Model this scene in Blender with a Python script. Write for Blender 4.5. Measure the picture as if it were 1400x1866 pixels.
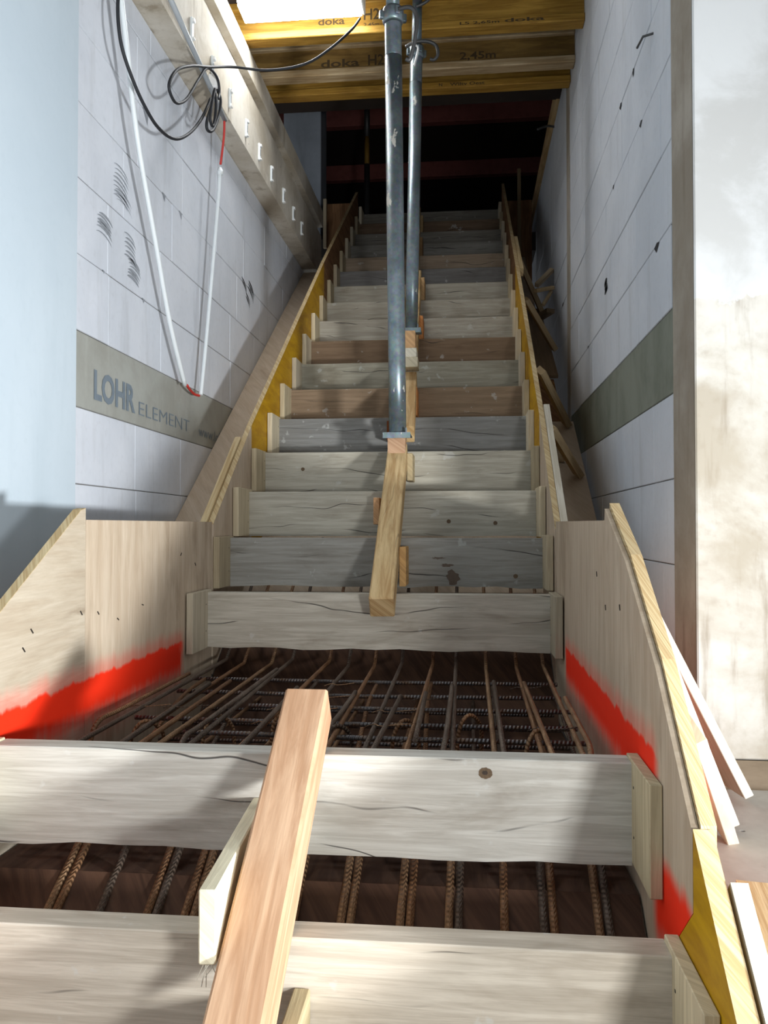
import bpy, bmesh, math, random
from mathutils import Vector, Matrix
random.seed(7)
for o in list(bpy.data.objects): bpy.data.objects.remove(o)
S = bpy.context.scene
COL = S.collection
V = Vector
# ---------------------------------------------------------------- camera
FPX, YAW, PITCH = 1500.0, 0.0998, 0.0201
F = V((-math.sin(YAW)*math.cos(PITCH), math.cos(YAW)*math.cos(PITCH), math.sin(PITCH)))
R = V((math.cos(YAW), math.sin(YAW), 0)); U = R.cross(F)
cam = bpy.data.objects.new('camera', bpy.data.cameras.new('camera')); COL.objects.link(cam)
cam.matrix_world = Matrix(((R.x, U.x, -F.x, 0), (R.y, U.y, -F.y, 0), (R.z, U.z, -F.z, 0), (0, 0, 0, 1)))
cam.data.sensor_fit = 'HORIZONTAL'; cam.data.sensor_width = 36; cam.data.lens = 36*FPX/1400
cam.data.clip_start = .02; cam.data.clip_end = 100
S.camera = cam
def on(ax, c, x, y):            # point on the plane ax = c behind photo pixel x, y
    r = F + R*((x-700)/FPX) + U*((933-y)/FPX)
    return r*(c/r['xyz'.index(ax)])
# ---------------------------------------------------------------- world, exposure
W = bpy.data.worlds.new('world'); S.world = W; W.use_nodes = True
W.node_tree.nodes['Background'].inputs[0].default_value = (.90, .95, 1, 1)
W.node_tree.nodes['Background'].inputs[1].default_value = .50
S.view_settings.view_transform = 'Standard'; S.view_settings.look = 'None'
S.view_settings.gamma = 1; S.view_settings.use_curve_mapping = False
S.view_settings.exposure = 0.22
FLOOD_W, PANEL_EMIT = (50.0, 19.0), 32.0
# ---------------------------------------------------------------- materials
def srgb(r, g, b):
    f = lambda c: (c/255/12.92) if c/255 <= .04045 else ((c/255+.055)/1.055)**2.4
    return (f(r), f(g), f(b), 1)
class NT:
    def __init__(s, name):
        s.m = bpy.data.materials.new(name); s.m.use_nodes = True
        s.t = s.m.node_tree; s.b = s.t.nodes['Principled BSDF']
    def n(s, typ, ins=None, **kw):
        nd = s.t.nodes.new('ShaderNode'+typ)
        for k, v in kw.items(): setattr(nd, k, v)
        for k, v in (ins or {}).items(): s.put(nd.inputs[k], v)
        return nd
    def put(s, sock, v):
        if isinstance(v, bpy.types.NodeSocket): s.t.links.new(v, sock)
        elif isinstance(v, bpy.types.Node): s.t.links.new(v.outputs[0], sock)
        else: sock.default_value = v
    def set(s, k, v): s.put(s.b.inputs[k], v)
    def noise(s, vec, scale, detail=4, rough=.55, dist=0.):
        return s.n('TexNoise', {'Vector': vec, 'Scale': scale, 'Detail': detail, 'Roughness': rough, 'Distortion': dist}).outputs[0]
    def ramp(s, fac, *stops):
        nd = s.n('ValToRGB', {'Fac': fac}); e = nd.color_ramp.elements
        while len(e) < len(stops): e.new(.5)
        for i, (p, c) in enumerate(stops):
            e[i].position = p; e[i].color = c if len(c) == 4 else (*c, 1)
        return nd.outputs[0]
    def mask(s, fac, a, b):     # smooth step a..b
        return s.n('MapRange', {'Value': fac, 'From Min': a, 'From Max': b}, interpolation_type='SMOOTHSTEP').outputs[0]
    def mix(s, fac, a, b, mode='MIX'):
        nd = s.n('Mix', data_type='RGBA', blend_type=mode)
        s.put(nd.inputs[0], fac); s.put(nd.inputs[6], a); s.put(nd.inputs[7], b)
        return nd.outputs[2]
    def math(s, op, a, b=0., c=0.):
        nd = s.n('Math', operation=op); s.put(nd.inputs[0], a); s.put(nd.inputs[1], b); s.put(nd.inputs[2], c)
        return nd.outputs[0]
    def mapping(s, vec, scale=(1, 1, 1), loc=(0, 0, 0), rot=(0, 0, 0)):
        return s.n('Mapping', {'Vector': vec, 'Scale': scale, 'Location': loc, 'Rotation': rot}).outputs[0]
    def bump(s, h, strength=.3, dist=.002):
        s.set('Normal', s.n('Bump', {'Height': h, 'Strength': strength, 'Distance': dist}))
W1 = (1, 1, 1, 1); K1 = (0, 0, 0, 1)
def wood(name, c1=None, c2=None, crack=.0, stain=.5, grain=26, spots=0., rough=.8, soft=False):
    """c1 None: tone comes from obj.color. Grain runs along u."""
    m = NT(name)
    uv = m.n('UVMap').outputs[0]; oi = m.n('ObjectInfo')
    off = m.n('VectorMath', operation='SCALE'); m.put(off.inputs[0], (13.1, 7.7, 3.3)); m.put(off.inputs['Scale'], oi.outputs['Random'])
    p = m.n('VectorMath', {0: uv, 1: off.outputs[0]}, operation='ADD').outputs[0]
    g = m.noise(m.mapping(p, (1.6, grain, 1)), 2.2, 7, .62, .3 if soft else .8)
    g2 = m.noise(m.mapping(p, (5, grain*5, 1)), 3, 4, .6)
    big = m.noise(m.mapping(p, (1.2, 3.5, 1)), 2.3, 5, .6, .5)
    if c1 is None:
        base = oi.outputs['Color']
        col = m.mix(m.mask(g, .36, .68), m.mix(1, base, (.80, .78, .76, 1), 'MULTIPLY'), m.mix(1, base, (1.06, 1.06, 1.06, 1), 'MULTIPLY'))
    else:
        col = m.mix(m.mask(g, .2 if soft else .34, .85 if soft else .68), c2, c1)
    col = m.mix(m.mask(g2, .25, .8), m.mix(.16, col, (.25, .2, .15, 1), 'MULTIPLY'), col)
    col = m.mix(m.math('MULTIPLY', m.mask(big, .52, .72), stain), col, m.mix(1, col, (.5, .44, .38, 1), 'MULTIPLY'))
    h = g
    if spots:
        sp = m.noise(m.mapping(p, (7, 7, 1)), 2.2, 4, .6)
        col = m.mix(m.math('MULTIPLY', m.mask(sp, .64, .70), spots), col, (.62, .63, .6, 1))
    if crack:
        w = m.noise(m.mapping(p, (1.1, 2.2, 1)), 1.4, 3, .5)
        sep = m.n('SeparateXYZ', {0: p}).outputs
        ln = m.math('FRACT', m.math('ADD', m.math('MULTIPLY', sep[1], 11.), m.math('MULTIPLY', w, 2.6)))
        d = m.math('ABSOLUTE', m.math('SUBTRACT', ln, .5))
        gate = m.mask(m.noise(m.mapping(p, (1.7, 12, 1), (5, 2, 0)), 1.6, 2), .5, .62)
        ck = m.math('MULTIPLY', m.math('MULTIPLY', m.mask(d, .028, .004), gate), crack)
        col = m.mix(ck, col, (.035, .03, .028, 1))
        h = m.math('SUBTRACT', g, m.math('MULTIPLY', ck, 1.5))
    m.set('Base Color', col); m.set('Roughness', rough); m.set('Specular IOR Level', .25)
    m.bump(h, .35, .0025)
    return m
M = {}
M['weather'] = wood('weathered_board', crack=.9, stain=.5, spots=.35).m
M['cleat'] = wood('batten_wood', stain=.25, grain=34).m
M['fresh'] = wood('fresh_timber', srgb(206, 170, 138), srgb(178, 138, 106), stain=.4, grain=16).m
M['timber'] = wood('old_timber', srgb(220, 192, 144), srgb(182, 146, 98), stain=.4, grain=20, crack=.4).m
M['ply'] = wood('plywood', srgb(208, 192, 172), srgb(186, 166, 142), stain=.3, grain=10, rough=.7, soft=True).m
M['plyedge'] = wood('plywood_edge', srgb(206, 186, 146), srgb(176, 148, 104), stain=.3, grain=50).m
M['brownply'] = wood('brown_plywood', srgb(150, 112, 78), srgb(112, 78, 50), stain=.4, grain=14).m
M['darkform'] = wood('dark_oiled_plywood', srgb(92, 66, 50), srgb(66, 45, 34), stain=.4, grain=10).m
M['white'] = wood('pale_board', srgb(214, 207, 192), srgb(186, 176, 156), stain=.25, grain=40).m
def yellow():
    m = wood('yellow_form_panel', srgb(206, 160, 18), srgb(178, 130, 10), stain=.35, grain=6, rough=.55)
    return m.m
M['yellow'] = yellow()
def red_marks(m, col):
    """sprayed level mark: fluorescent band with a ragged upper edge that fades out downwards"""
    g = m.n('NewGeometry').outputs['Position']
    x = m.n('SeparateXYZ', {0: g}).outputs
    ey = m.noise(m.mapping(g, (0, 9, 0)), 1.6, 4, .6); fz = m.noise(m.mapping(g, (0, 22, 6)), 2.5, 4, .65)
    top = m.math('ADD', m.math('MULTIPLY', ey, .05), -.385)
    dz = m.math('SUBTRACT', top, x[2])              # distance below the upper edge
    dz2 = m.math('ADD', dz, m.math('MULTIPLY', m.math('SUBTRACT', fz, .5), .045))
    band = m.math('MULTIPLY', m.mask(dz, -.007, .010), m.mask(dz2, .15, .065))
    halo = m.math('MULTIPLY', m.math('MULTIPLY', m.mask(dz, -.05, .0), m.mask(dz2, .22, .06)), .38)
    # second mark at the step below
    dB = m.math('SUBTRACT', m.math('ADD', m.math('MULTIPLY', ey, .06), -.55), x[2])
    bB = m.math('MULTIPLY', m.math('MULTIPLY', m.mask(dB, -.02, .02), m.mask(dB, .17, .09)), m.mask(x[1], 1.42, 1.36))
    end = m.math('MULTIPLY', m.mask(m.math('ADD', x[1], m.math('MULTIPLY', fz, .08)), 2.66, 2.60), m.mask(x[1], 1.34, 1.40))
    f = m.math('MAXIMUM', m.math('MULTIPLY', m.math('MAXIMUM', band, halo), end), bB)
    return m.mix(f, col, (.92, .030, .005, 1)), f
def panel(name, c1, c2, red=True, stain=.45, grain=14):
    m = wood(name, c1, c2, stain=stain, grain=grain, rough=.7, soft=True)
    if red:
        old = m.b.inputs['Base Color'].links[0].from_socket
        c, f = red_marks(m, old); m.set('Base Color', c)
    return m.m
M['landply'] = panel('landing_plywood', srgb(210, 194, 172), srgb(184, 164, 140))
M['slopeply'] = panel('lower_plywood', srgb(200, 189, 170), srgb(174, 158, 136), stain=.7)
M['yellowred'] = panel('yellow_panel_marked', srgb(210, 165, 20), srgb(182, 134, 10), stain=.3, grain=6)
def concrete(name, c1, c2, c3, scale=1.5, holes=True, bands=None, streak=.4, patch=None):
    m = NT(name); g = m.n('NewGeometry').outputs['Position']
    a = m.noise(g, 1.7*scale, 6, .62, .3); b = m.noise(m.mapping(g, (6, 6, .8)), 1.5*scale, 5, .6); c = m.noise(g, 40, 3, .5)
    col = m.mix(m.mask(a, .35, .66), c2, c1)
    col = m.mix(m.math('MULTIPLY', m.mask(b, .52, .75), streak), col, c3)
    col = m.mix(m.math('MULTIPLY', m.mask(c, .5, .9), .25), col, c3)
    h = m.math('ADD', a, m.math('MULTIPLY', c, .3))
    if patch:                   # thin white skim with a ragged lower edge
        z = m.n('SeparateXYZ', {0: g}).outputs[2]
        e = m.math('ADD', z, m.math('MULTIPLY', m.noise(m.mapping(g, (6, 6, 6)), 1.5, 5, .7), .16))
        k = m.mask(e, patch+.075, patch+.087)
        col = m.mix(k, col, m.mix(m.mask(a, .4, .62), (.42, .42, .41, 1), (.52, .53, .53, 1)))
        h = m.math('ADD', h, m.math('MULTIPLY', k, .6))
    if holes:
        v = m.n('TexVoronoi', {'Vector': g, 'Scale': 13.}); sz = m.noise(g, 7, 2)
        d = m.math('MULTIPLY', m.mask(v.outputs['Distance'], .075, .045), m.mask(sz, .55, .6))
        col = m.mix(d, col, (.09, .085, .08, 1)); h = m.math('SUBTRACT', h, m.math('MULTIPLY', d, 1.2))
    m.set('Base Color', col); m.set('Roughness', .85); m.set('Specular IOR Level', .2); m.bump(h, .3, .004)
    return m.m
M['conc'] = concrete('concrete', srgb(188, 185, 178), srgb(158, 150, 136), srgb(118, 104, 84), patch=.60, scale=2.2, streak=.6)
M['concbeam'] = concrete('concrete_beam', srgb(212, 206, 194), srgb(184, 174, 156), srgb(132, 116, 92), streak=.55)
M['concstrip'] = concrete('concrete_strip', srgb(176, 168, 156), srgb(150, 140, 126), srgb(118, 104, 88), holes=False, streak=.6)
M['paint'] = concrete('painted_wall', srgb(194, 206, 214), srgb(187, 200, 209), srgb(176, 190, 198), scale=.6, holes=False, streak=.4)
M['block'] = concrete('block', srgb(214, 218, 225), srgb(202, 207, 215), srgb(168, 170, 172), scale=1.2, holes=False, streak=.35)
M['mortar'] = concrete('mortar', srgb(120, 118, 114), srgb(96, 94, 90), srgb(80, 78, 76), holes=False)
M['lintel'] = concrete('grey_band', srgb(166, 168, 162), srgb(150, 150, 142), srgb(176, 176, 170), holes=False, streak=.5)
M['lintelg'] = concrete('green_grey_band', srgb(138, 142, 130), srgb(116, 120, 108), srgb(100, 102, 92), holes=False, streak=.5)
M['floor'] = concrete('floor_dusty', srgb(176, 160, 138), srgb(150, 134, 114), srgb(120, 106, 90), scale=1.4)
M['slab'] = concrete('floor_slab', srgb(178, 172, 164), srgb(156, 149, 140), srgb(126, 118, 108), scale=1.2)
def plain(name, col, rough=.6, metal=0., var=.25, sc=14):
    m = NT(name); tc = m.n('TexCoord').outputs['Object']
    n = m.noise(tc, sc, 5, .6)
    m.set('Base Color', m.mix(m.math('MULTIPLY', m.mask(n, .4, .75), var), col, tuple(c*.45 for c in col[:3])+(1,)))
    m.set('Roughness', rough); m.set('Metallic', metal); m.bump(n, .12, .001)
    return m.m
def rust():
    m = NT('rusty_rebar'); uv = m.n('UVMap').outputs[0]; oi = m.n('ObjectInfo').outputs['Random']
    s = m.n('SeparateXYZ', {0: uv}).outputs
    off = m.n('CombineXYZ', {0: m.math('MULTIPLY', oi, 31.), 1: oi}).outputs[0]
    n = m.noise(m.mapping(m.n('VectorMath', {0: uv, 1: off}, operation='ADD').outputs[0], (4, 1, 1)), 3, 5, .6)
    tone = m.mix(m.math('GREATER_THAN', oi, .66), srgb(150, 112, 78), srgb(110, 96, 84))
    tone = m.mix(m.math('LESS_THAN', oi, .3), tone, srgb(168, 134, 100))
    col = m.mix(m.mask(n, .35, .7), m.mix(1, tone, (.5, .42, .36, 1), 'MULTIPLY'), tone)
    rib = m.math('SINE', m.math('ADD', m.math('MULTIPLY', s[0], 6.283/.0095), m.math('MULTIPLY', s[1], 6.283)))
    m.set('Base Color', col); m.set('Roughness', .6); m.set('Metallic', .25)
    m.bump(m.math('ADD', rib, m.math('MULTIPLY', n, .6)), .75, .0016)
    return m.m
M['rust'] = rust()
def steelbar():
    m = NT('dark_rebar'); uv = m.n('UVMap').outputs[0]; s = m.n('SeparateXYZ', {0: uv}).outputs
    rib = m.math('SINE', m.math('ADD', m.math('MULTIPLY', s[0], 6.283/.0095), m.math('MULTIPLY', s[1], 6.283)))
    n = m.noise(m.mapping(uv, (6, 1, 1)), 3, 5)
    m.set('Base Color', m.mix(m.mask(n, .45, .7), (.16, .15, .15, 1), (.2, .12, .07, 1))); m.set('Roughness', .4); m.set('Metallic', .6)
    m.bump(rib, .8, .0018); return m.m
M['darkbar'] = steelbar()
def galv():
    m = NT('galvanised_steel'); tc = m.n('TexCoord').outputs['Object']
    n = m.noise(tc, 9, 5, .6); v = m.n('TexVoronoi', {'Vector': tc, 'Scale': 90.}).outputs['Color']
    sp = m.noise(m.mapping(tc, (1.6, 1.6, .8), (3, 1, 2)), 9, 5, .65)
    col = m.mix(m.mask(n, .35, .7), srgb(112, 124, 130), srgb(146, 158, 163))
    col = m.mix(.12, col, v, 'OVERLAY')
    k = m.mask(sp, .62, .64)
    m.set('Base Color', m.mix(k, col, srgb(196, 192, 182)))
    m.set('Metallic', m.math('SUBTRACT', .62, m.math('MULTIPLY', k, .6))); m.set('Roughness', m.math('ADD', .36, m.math('MULTIPLY', k, .4)))
    m.bump(m.math('ADD', m.math('MULTIPLY', n, .4), k), .2, .001); return m.m
M['galv'] = galv()
M['steel'] = plain('dark_steel', srgb(96, 96, 96), .45, .6)
M['beamyel'] = wood('yellow_beam_varnish', srgb(186, 146, 66), srgb(146, 108, 42), stain=.6, grain=20, rough=.5).m
M['beamwood'] = wood('worn_beam_wood', srgb(196, 176, 142), srgb(160, 134, 96), stain=.5, grain=24, rough=.65).m
M['beamweb'] = wood('beam_web', srgb(150, 120, 66), srgb(116, 90, 48), stain=.7, grain=10, rough=.6).m
M['ink'] = plain('grey_ink', srgb(116, 128, 138), .8, 0, .3, 30)
M['inkdark'] = plain('dark_ink', srgb(70, 54, 30), .8, 0, .3, 30)
M['scuff'] = plain('rubber_scuff', srgb(146, 151, 158), .9, 0, .5, 60)
M['scuffdark'] = plain('dark_scuff', srgb(46, 46, 48), .9, 0, .5, 60)
M['black'] = plain('black_cable', srgb(34, 36, 40), .65, 0, .1)
M['conduit'] = plain('white_conduit', srgb(226, 232, 234), .45, 0, .08)
M['greypipe'] = plain('grey_conduit', srgb(168, 174, 178), .45, 0, .1)
M['redcord'] = plain('tie_string', srgb(196, 52, 44), .6, 0, .1)
M['redbeam'] = plain('red_brown_beam', srgb(150, 84, 76), .7, 0, .4)
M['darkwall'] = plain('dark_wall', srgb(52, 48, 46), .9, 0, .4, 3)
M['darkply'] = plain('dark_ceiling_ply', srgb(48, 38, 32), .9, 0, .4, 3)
M['greycol'] = concrete('grey_column', srgb(186, 194, 204), srgb(170, 178, 188), srgb(150, 156, 164), holes=False)
M['whiteplastic'] = plain('white_plastic', srgb(240, 240, 238), .4, 0, .05)
M['nail'] = plain('staple_steel', srgb(70, 66, 62), .5, .7)
def emit(name, s, c=(1, .985, .95, 1)):
    m = NT(name); m.set('Emission Color', c); m.set('Emission Strength', s); m.set('Base Color', (.9, .9, .9, 1)); return m.m
M['lampglow'] = emit('lamp_diffuser', PANEL_EMIT, (.96, .985, 1, 1))
M['floodglow'] = emit('flood_lens', 8, (.93, .97, 1, 1))
# ---------------------------------------------------------------- builders
def tag(o, label=None, cat=None, group=None, kind=None):
    for k, v in (('label', label), ('category', cat), ('group', group), ('kind', kind)):
        if v: o[k] = v
    return o
def thing(name, label, cat, loc=(0, 0, 0), group=None):
    o = bpy.data.objects.new(name, None); COL.objects.link(o); o.location = loc
    o.empty_display_size = .05
    return tag(o, label, cat, group)
def link(name, verts, faces, mat, parent=None, uvs=None, smooth=False, color=None):
    """verts in world coordinates; parented meshes keep world placement (parents are never rotated)"""
    vs = [V(v) for v in verts]
    if parent is None:
        lo = V((min(v.x for v in vs), min(v.y for v in vs), min(v.z for v in vs))); hi = V((max(v.x for v in vs), max(v.y for v in vs), 0))
        org = V(((lo.x+hi.x)/2, (lo.y+hi.y)/2, lo.z))
    else:
        org = V((0, 0, 0)); p = parent
        while p is not None: org += V(p.location); p = p.parent
    me = bpy.data.meshes.new(name); me.from_pydata([v-org for v in vs], [], faces)
    if uvs:
        ul = me.uv_layers.new(name='UVMap')
        for poly in me.polygons:
            for li in poly.loop_indices: ul.data[li].uv = uvs[me.loops[li].vertex_index]
    me.materials.append(M[mat] if isinstance(mat, str) else mat)
    if smooth:
        for p in me.polygons: p.use_smooth = True
    me.update()
    o = bpy.data.objects.new(name, me); COL.objects.link(o)
    if parent is None: o.location = org
    else: o.parent = parent
    if color: o.color = color
    return o
FB = [(0, 3, 2, 1), (4, 5, 6, 7), (0, 1, 5, 4), (1, 2, 6, 5), (2, 3, 7, 6), (3, 0, 4, 7)]
def hexa(name, c8, mat, parent=None, color=None, axis=None, bev=0., **kw):
    """8 corners, bottom loop then top loop; chamfered copy when bev"""
    c8 = [V(c) for c in c8]
    ex, ey, ez = c8[1]-c8[0], c8[3]-c8[0], c8[4]-c8[0]
    E3 = [ex, ey, ez]; L = [max(e.length, 1e-6) for e in E3]
    ax = L.index(max(L)) if axis is None else axis
    if bev:
        b = [min(bev/l, .3) for l in L]
        vs, idx = [], {}
        def pt(u, v, w):
            a = c8[0].lerp(c8[1], u).lerp(c8[3].lerp(c8[2], u), v); t = c8[4].lerp(c8[5], u).lerp(c8[7].lerp(c8[6], u), v)
            return a.lerp(t, w)
        bm = bmesh.new(); keys = []
        for i in range(8):
            s = [(i & 1), (i >> 1) & 1, (i >> 2) & 1]
            for k in range(3):
                q = [(b[j] if s[j] == 0 else 1-b[j]) for j in range(3)]; q[k] = float(s[k])
                keys.append(q); bm.verts.new(pt(*q))
        r = bmesh.ops.convex_hull(bm, input=bm.verts[:])
        bmesh.ops.recalc_face_normals(bm, faces=bm.faces[:])
        bm.verts.index_update()
        vs = [v.co.copy() for v in bm.verts]; fs = [[v.index for v in f.verts] for f in bm.faces]; bm.free()
    else:
        vs, fs = c8, FB
    uvs = []
    for v in vs:
        d = v-c8[0]; q = [d.dot(E3[i])/L[i] for i in range(3)]
        o = [q[i] for i in range(3) if i != ax]
        uvs.append((q[ax], o[0]+o[1]*1.0))
    return link(name, vs, fs, mat, parent, uvs, color=color)
def box(name, x0, x1, y0, y1, z0, z1, mat, parent=None, **kw):
    return hexa(name, [(x0, y0, z0), (x1, y0, z0), (x1, y1, z0), (x0, y1, z0), (x0, y0, z1), (x1, y0, z1), (x1, y1, z1), (x0, y1, z1)], mat, parent, **kw)
def bar(name, A, B, w, h, mat, parent=None, side=None, **kw):
    """square stick from A to B (axis in the middle of the section): w along `side`, h across"""
    A, B = V(A), V(B); d = (B-A).normalized()
    sd = V(side) if side else V((1, 0, 0)); sd = (sd-d*sd.dot(d)).normalized(); up = sd.cross(d).normalized()
    if up.z < 0: up = -up
    a, u = sd*(w/2), up*(h/2)
    return hexa(name, [A-a-u, A+a-u, B+a-u, B-a-u, A-a+u, A+a+u, B+a+u, B-a+u], mat, parent, **kw)
def prism(name, poly, x0, x1, mat, parent=None, swap=False, **kw):
    """polygon of (y, z) extruded along x"""
    n = len(poly); vs = [(x0, y, z) for y, z in poly]+[(x1, y, z) for y, z in poly]
    fs = [list(range(n))[::-1], list(range(n, 2*n))]+[[i, (i+1) % n, n+(i+1) % n, n+i] for i in range(n)]
    uvs = [(y, z) for y, z in poly]+[(y, z+.05) for y, z in poly]
    if swap: uvs = [(v, u) for u, v in uvs]
    o = link(name, vs, fs, mat, parent, uvs, **kw)
    bm = bmesh.new(); bm.from_mesh(o.data); bmesh.ops.recalc_face_normals(bm, faces=bm.faces[:]); bm.to_mesh(o.data); bm.free()
    return o
def spline(pts, n=8):
    P = [V(p) for p in pts]; out = []
    for i in range(len(P)-1):
        a, b = P[max(i-1, 0)], P[min(i+2, len(P)-1)]
        for k in range(n):
            t = k/n
            out.append(.5*((2*P[i])+(P[i+1]-a)*t+(2*a-5*P[i]+4*P[i+1]-b)*t*t+(3*P[i]-a-3*P[i+1]+b)*t**3))
    return out+[P[-1]]
def tube(name, pts, r, mat, parent=None, seg=10, cap=True, rad=None, **kw):
    P = [V(p) for p in pts]; vs, fs, uv = [], [], []; ln = 0
    t0 = (P[1]-P[0]).normalized(); nrm = t0.orthogonal().normalized()
    for i, p in enumerate(P):
        t = ((P[min(i+1, len(P)-1)]-P[i]).normalized()+(P[i]-P[max(i-1, 0)]).normalized())
        t = t.normalized() if t.length > 1e-6 else t0
        nrm = (nrm-t*nrm.dot(t)).normalized(); bn = t.cross(nrm)
        if i: ln += (p-P[i-1]).length
        rr = rad[i] if rad else r
        for k in range(seg):
            a = 2*math.pi*k/seg
            vs.append(p+nrm*(rr*math.cos(a))+bn*(rr*math.sin(a))); uv.append((ln, k/seg))
    for i in range(len(P)-1):
        for k in range(seg):
            a, b = i*seg+k, i*seg+(k+1) % seg
            fs.append((a, b, b+seg, a+seg))
    if cap:
        fs.append(list(range(seg))[::-1]); fs.append(list(range((len(P)-1)*seg, len(P)*seg)))
    o = link(name, vs, fs, mat, parent, uv, **kw)
    for p in o.data.polygons[:(len(P)-1)*seg]: p.use_smooth = True
    return o
def rod(name, A, B, r, mat, parent=None, seg=16): return tube(name, [A, B], r, mat, parent, seg)
def lettering(name, text, size, origin, xdir, ydir, mat, parent, width=None, bold=0., proud=.0008):
    """flat printed text as a mesh lying on a surface"""
    cu = bpy.data.curves.new('txt', 'FONT'); cu.body = text; cu.size = 1; cu.offset = bold; cu.resolution_u = 3
    ob = bpy.data.objects.new('txt', cu); COL.objects.link(ob)
    bpy.context.view_layer.update()
    me = bpy.data.meshes.new_from_object(ob.evaluated_get(bpy.context.evaluated_depsgraph_get()))
    bpy.data.objects.remove(ob)
    xs = [v.co.x for v in me.vertices]; ys = [v.co.y for v in me.vertices]
    cap = max(ys)-min(0, min(ys)) if max(ys) > 0 else 1
    sx = (width/(max(xs)-min(xs))) if width else size/cap; sy = size/cap
    X, Y = V(xdir).normalized(), V(ydir).normalized(); N = X.cross(Y)
    vs = [V(origin)+X*((v.co.x-min(xs))*sx)+Y*(v.co.y*sy)+N*proud for v in me.vertices]
    fs = [list(p.vertices) for p in me.polygons]
    bpy.data.meshes.remove(me)
    return link(name, vs, fs, mat, parent)
def flat(name, pts, mat, parent): return link(name, pts, [list(range(len(pts)))], mat, parent)
def col(r, g, b): return srgb(r, g, b)
# ---------------------------------------------------------------- stair geometry
Y3, Z3, H, D = 2.766, -.2198, .1853, .27
SL = H/D
nose = lambda y: Z3+(y-Y3)*SL                 # line through the front top edges of the riser boards
noseL = lambda y: -.405+(y-1.466)*SL          # same for the flight below the landing
FLX, FRX = -.912, .302                        # inner faces of the side forms
XL, XR = -1.255, .60                          # inner faces of the walls
FLOOR = -.60
# ---------------------------------------------------------------- setting: floors and walls
tag(box('floor', .345, 3.2, -2.0, 2.226, FLOOR-.2, FLOOR, 'floor'), 'dusty brown concrete floor beside the stair', None, None, 'structure')
tag(box('floor_slab', .345, 3.2, -2.0, 1.955, FLOOR, FLOOR+.006, 'slab'), 'pale concrete slab right of the stair', None, None, 'structure')
tag(box('floor_left', -3.2, -.98, -2.0, 2.50, FLOOR-.2, FLOOR, 'floor'), 'concrete floor left of the stair', None, None, 'structure')
tag(box('floor_lower', -3.2, 3.2, -2.2, 8.0, -3.0, -2.9, 'floor'), 'lower floor below the stair', None, None, 'structure')
tag(box('wall_left_front', XL-.4, XL+.012, -2.0, 2.515, FLOOR, 2.75, 'paint'), 'smooth pale blue painted wall at the left edge', None, None, 'structure')
wl = tag(box('wall_left', XL-.3, XL-.004, 2.515, 6.45, -2.9, 2.0, 'mortar'), 'pale block wall left of the stair', None, None, 'structure')
wr = tag(box('wall_right', XR+.004, XR+.3, 2.46, 8.3, -2.9, 2.75, 'mortar'), 'pale block wall right of the stair', None, None, 'structure')
tag(box('wall_right_end', XR, 3.2, 2.23, 2.46, FLOOR, 3.2, 'conc', bev=.004), 'stained bare concrete wall end on the right', None, None, 'structure')
flat('side_face', [(XR-.0008, 2.236, FLOOR), (XR-.0008, 2.456, FLOOR), (XR-.0008, 2.456, 3.2), (XR-.0008, 2.236, 3.2)], 'concstrip', bpy.data.objects['wall_right_end'])
COURSE = [-.605+.25*k for k in range(0, 16)]
def blocks(parent, face, out, y0, y1, ztop, band, skip, shift):
    g = .0016; rng = random.Random(3+shift)
    for k, z in enumerate(COURSE):
        z1 = min(z+.25, ztop)
        if z1-z < .03: continue
        if abs(z-.395) < .01:
            segs = [(y0, (y0+y1)/2 if False else min(y0+2.3, y1))]
            if segs[0][1] < y1: segs.append((segs[0][1], y1))
            mat = band
        else:
            s0 = y0-(.25 if k % 2 == shift else 0)-.12*((k*7) % 3); segs = []
            while s0 < y1:
                a, b = max(s0, y0), min(s0+.5, y1)
                if b-a > .03: segs.append((a, b))
                s0 += .5
            mat = 'block'
        for a, b in segs:
            for (p, q) in ([(a, b)] if not skip or b <= skip[0] or a >= skip[1] else [(a, skip[0]), (skip[1], b)]):
                if q-p < .03: continue
                e = rng.uniform(-.0008, .0012)
                f0, f1 = sorted((face-out*(e), face+out*.012))
                box('block', f0, f1, p+g, q-g, z+g, z1-g, mat, parent, bev=.0022)
blocks(wl, XL, -1, 2.517, 6.448, 2.0, 'lintel', None, 0)
blocks(wr, XR, 1, 2.462, 8.298, 2.75, 'lintelg', (4.80, 4.93), 1)
box('concrete_strip', XR-.004, XR+.02, 4.802, 4.928, -2.9, 2.75, 'concstrip', wr)
box('top_board', XR-.022, XR+.012, 2.47, 8.25, 2.752, 2.86, 'timber', wr)
# rubber scuffs on the walls
def scuff(parent, x, c, n, w, step, mat, k=1, tilt=.25, th=.006):
    for i in range(n):
        y, z = c[0]+random.uniform(-.01, .01), c[1]-i*step
        pts = []
        for j in range(9):
            t = j/8; ang = math.pi*(.15+.7*t)
            pts.append((y-math.cos(ang)*w*k, z+math.sin(ang)*w*.45-t*tilt*w))
        q = th*random.uniform(.7, 1.9)
        vs = [(x, a, b) for a, b in pts]+[(x, a, b-q*math.sin(math.pi*(j+.6)/9.2)) for j, (a, b) in enumerate(pts)]
        m = len(pts)
        link('scuff_mark', vs, [(j, j+1, m+j+1, m+j) for j in range(m-1)], mat, parent)
xs = XL+.0022
for px, n, w, st, th in (((222, 318), 8, .07, .016, .006), ((225, 365), 3, .08, .018, .004), ((192, 402), 4, .06, .012, .009), ((190, 428), 2, .07, .02, .006),
                         ((238, 438), 6, .055, .016, .006), ((245, 485), 6, .06, .013, .008)):
    c = on('x', xs, *px); scuff(wl, xs, (c.y, c.z), n, w, st, 'scuff', th=th)
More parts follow.
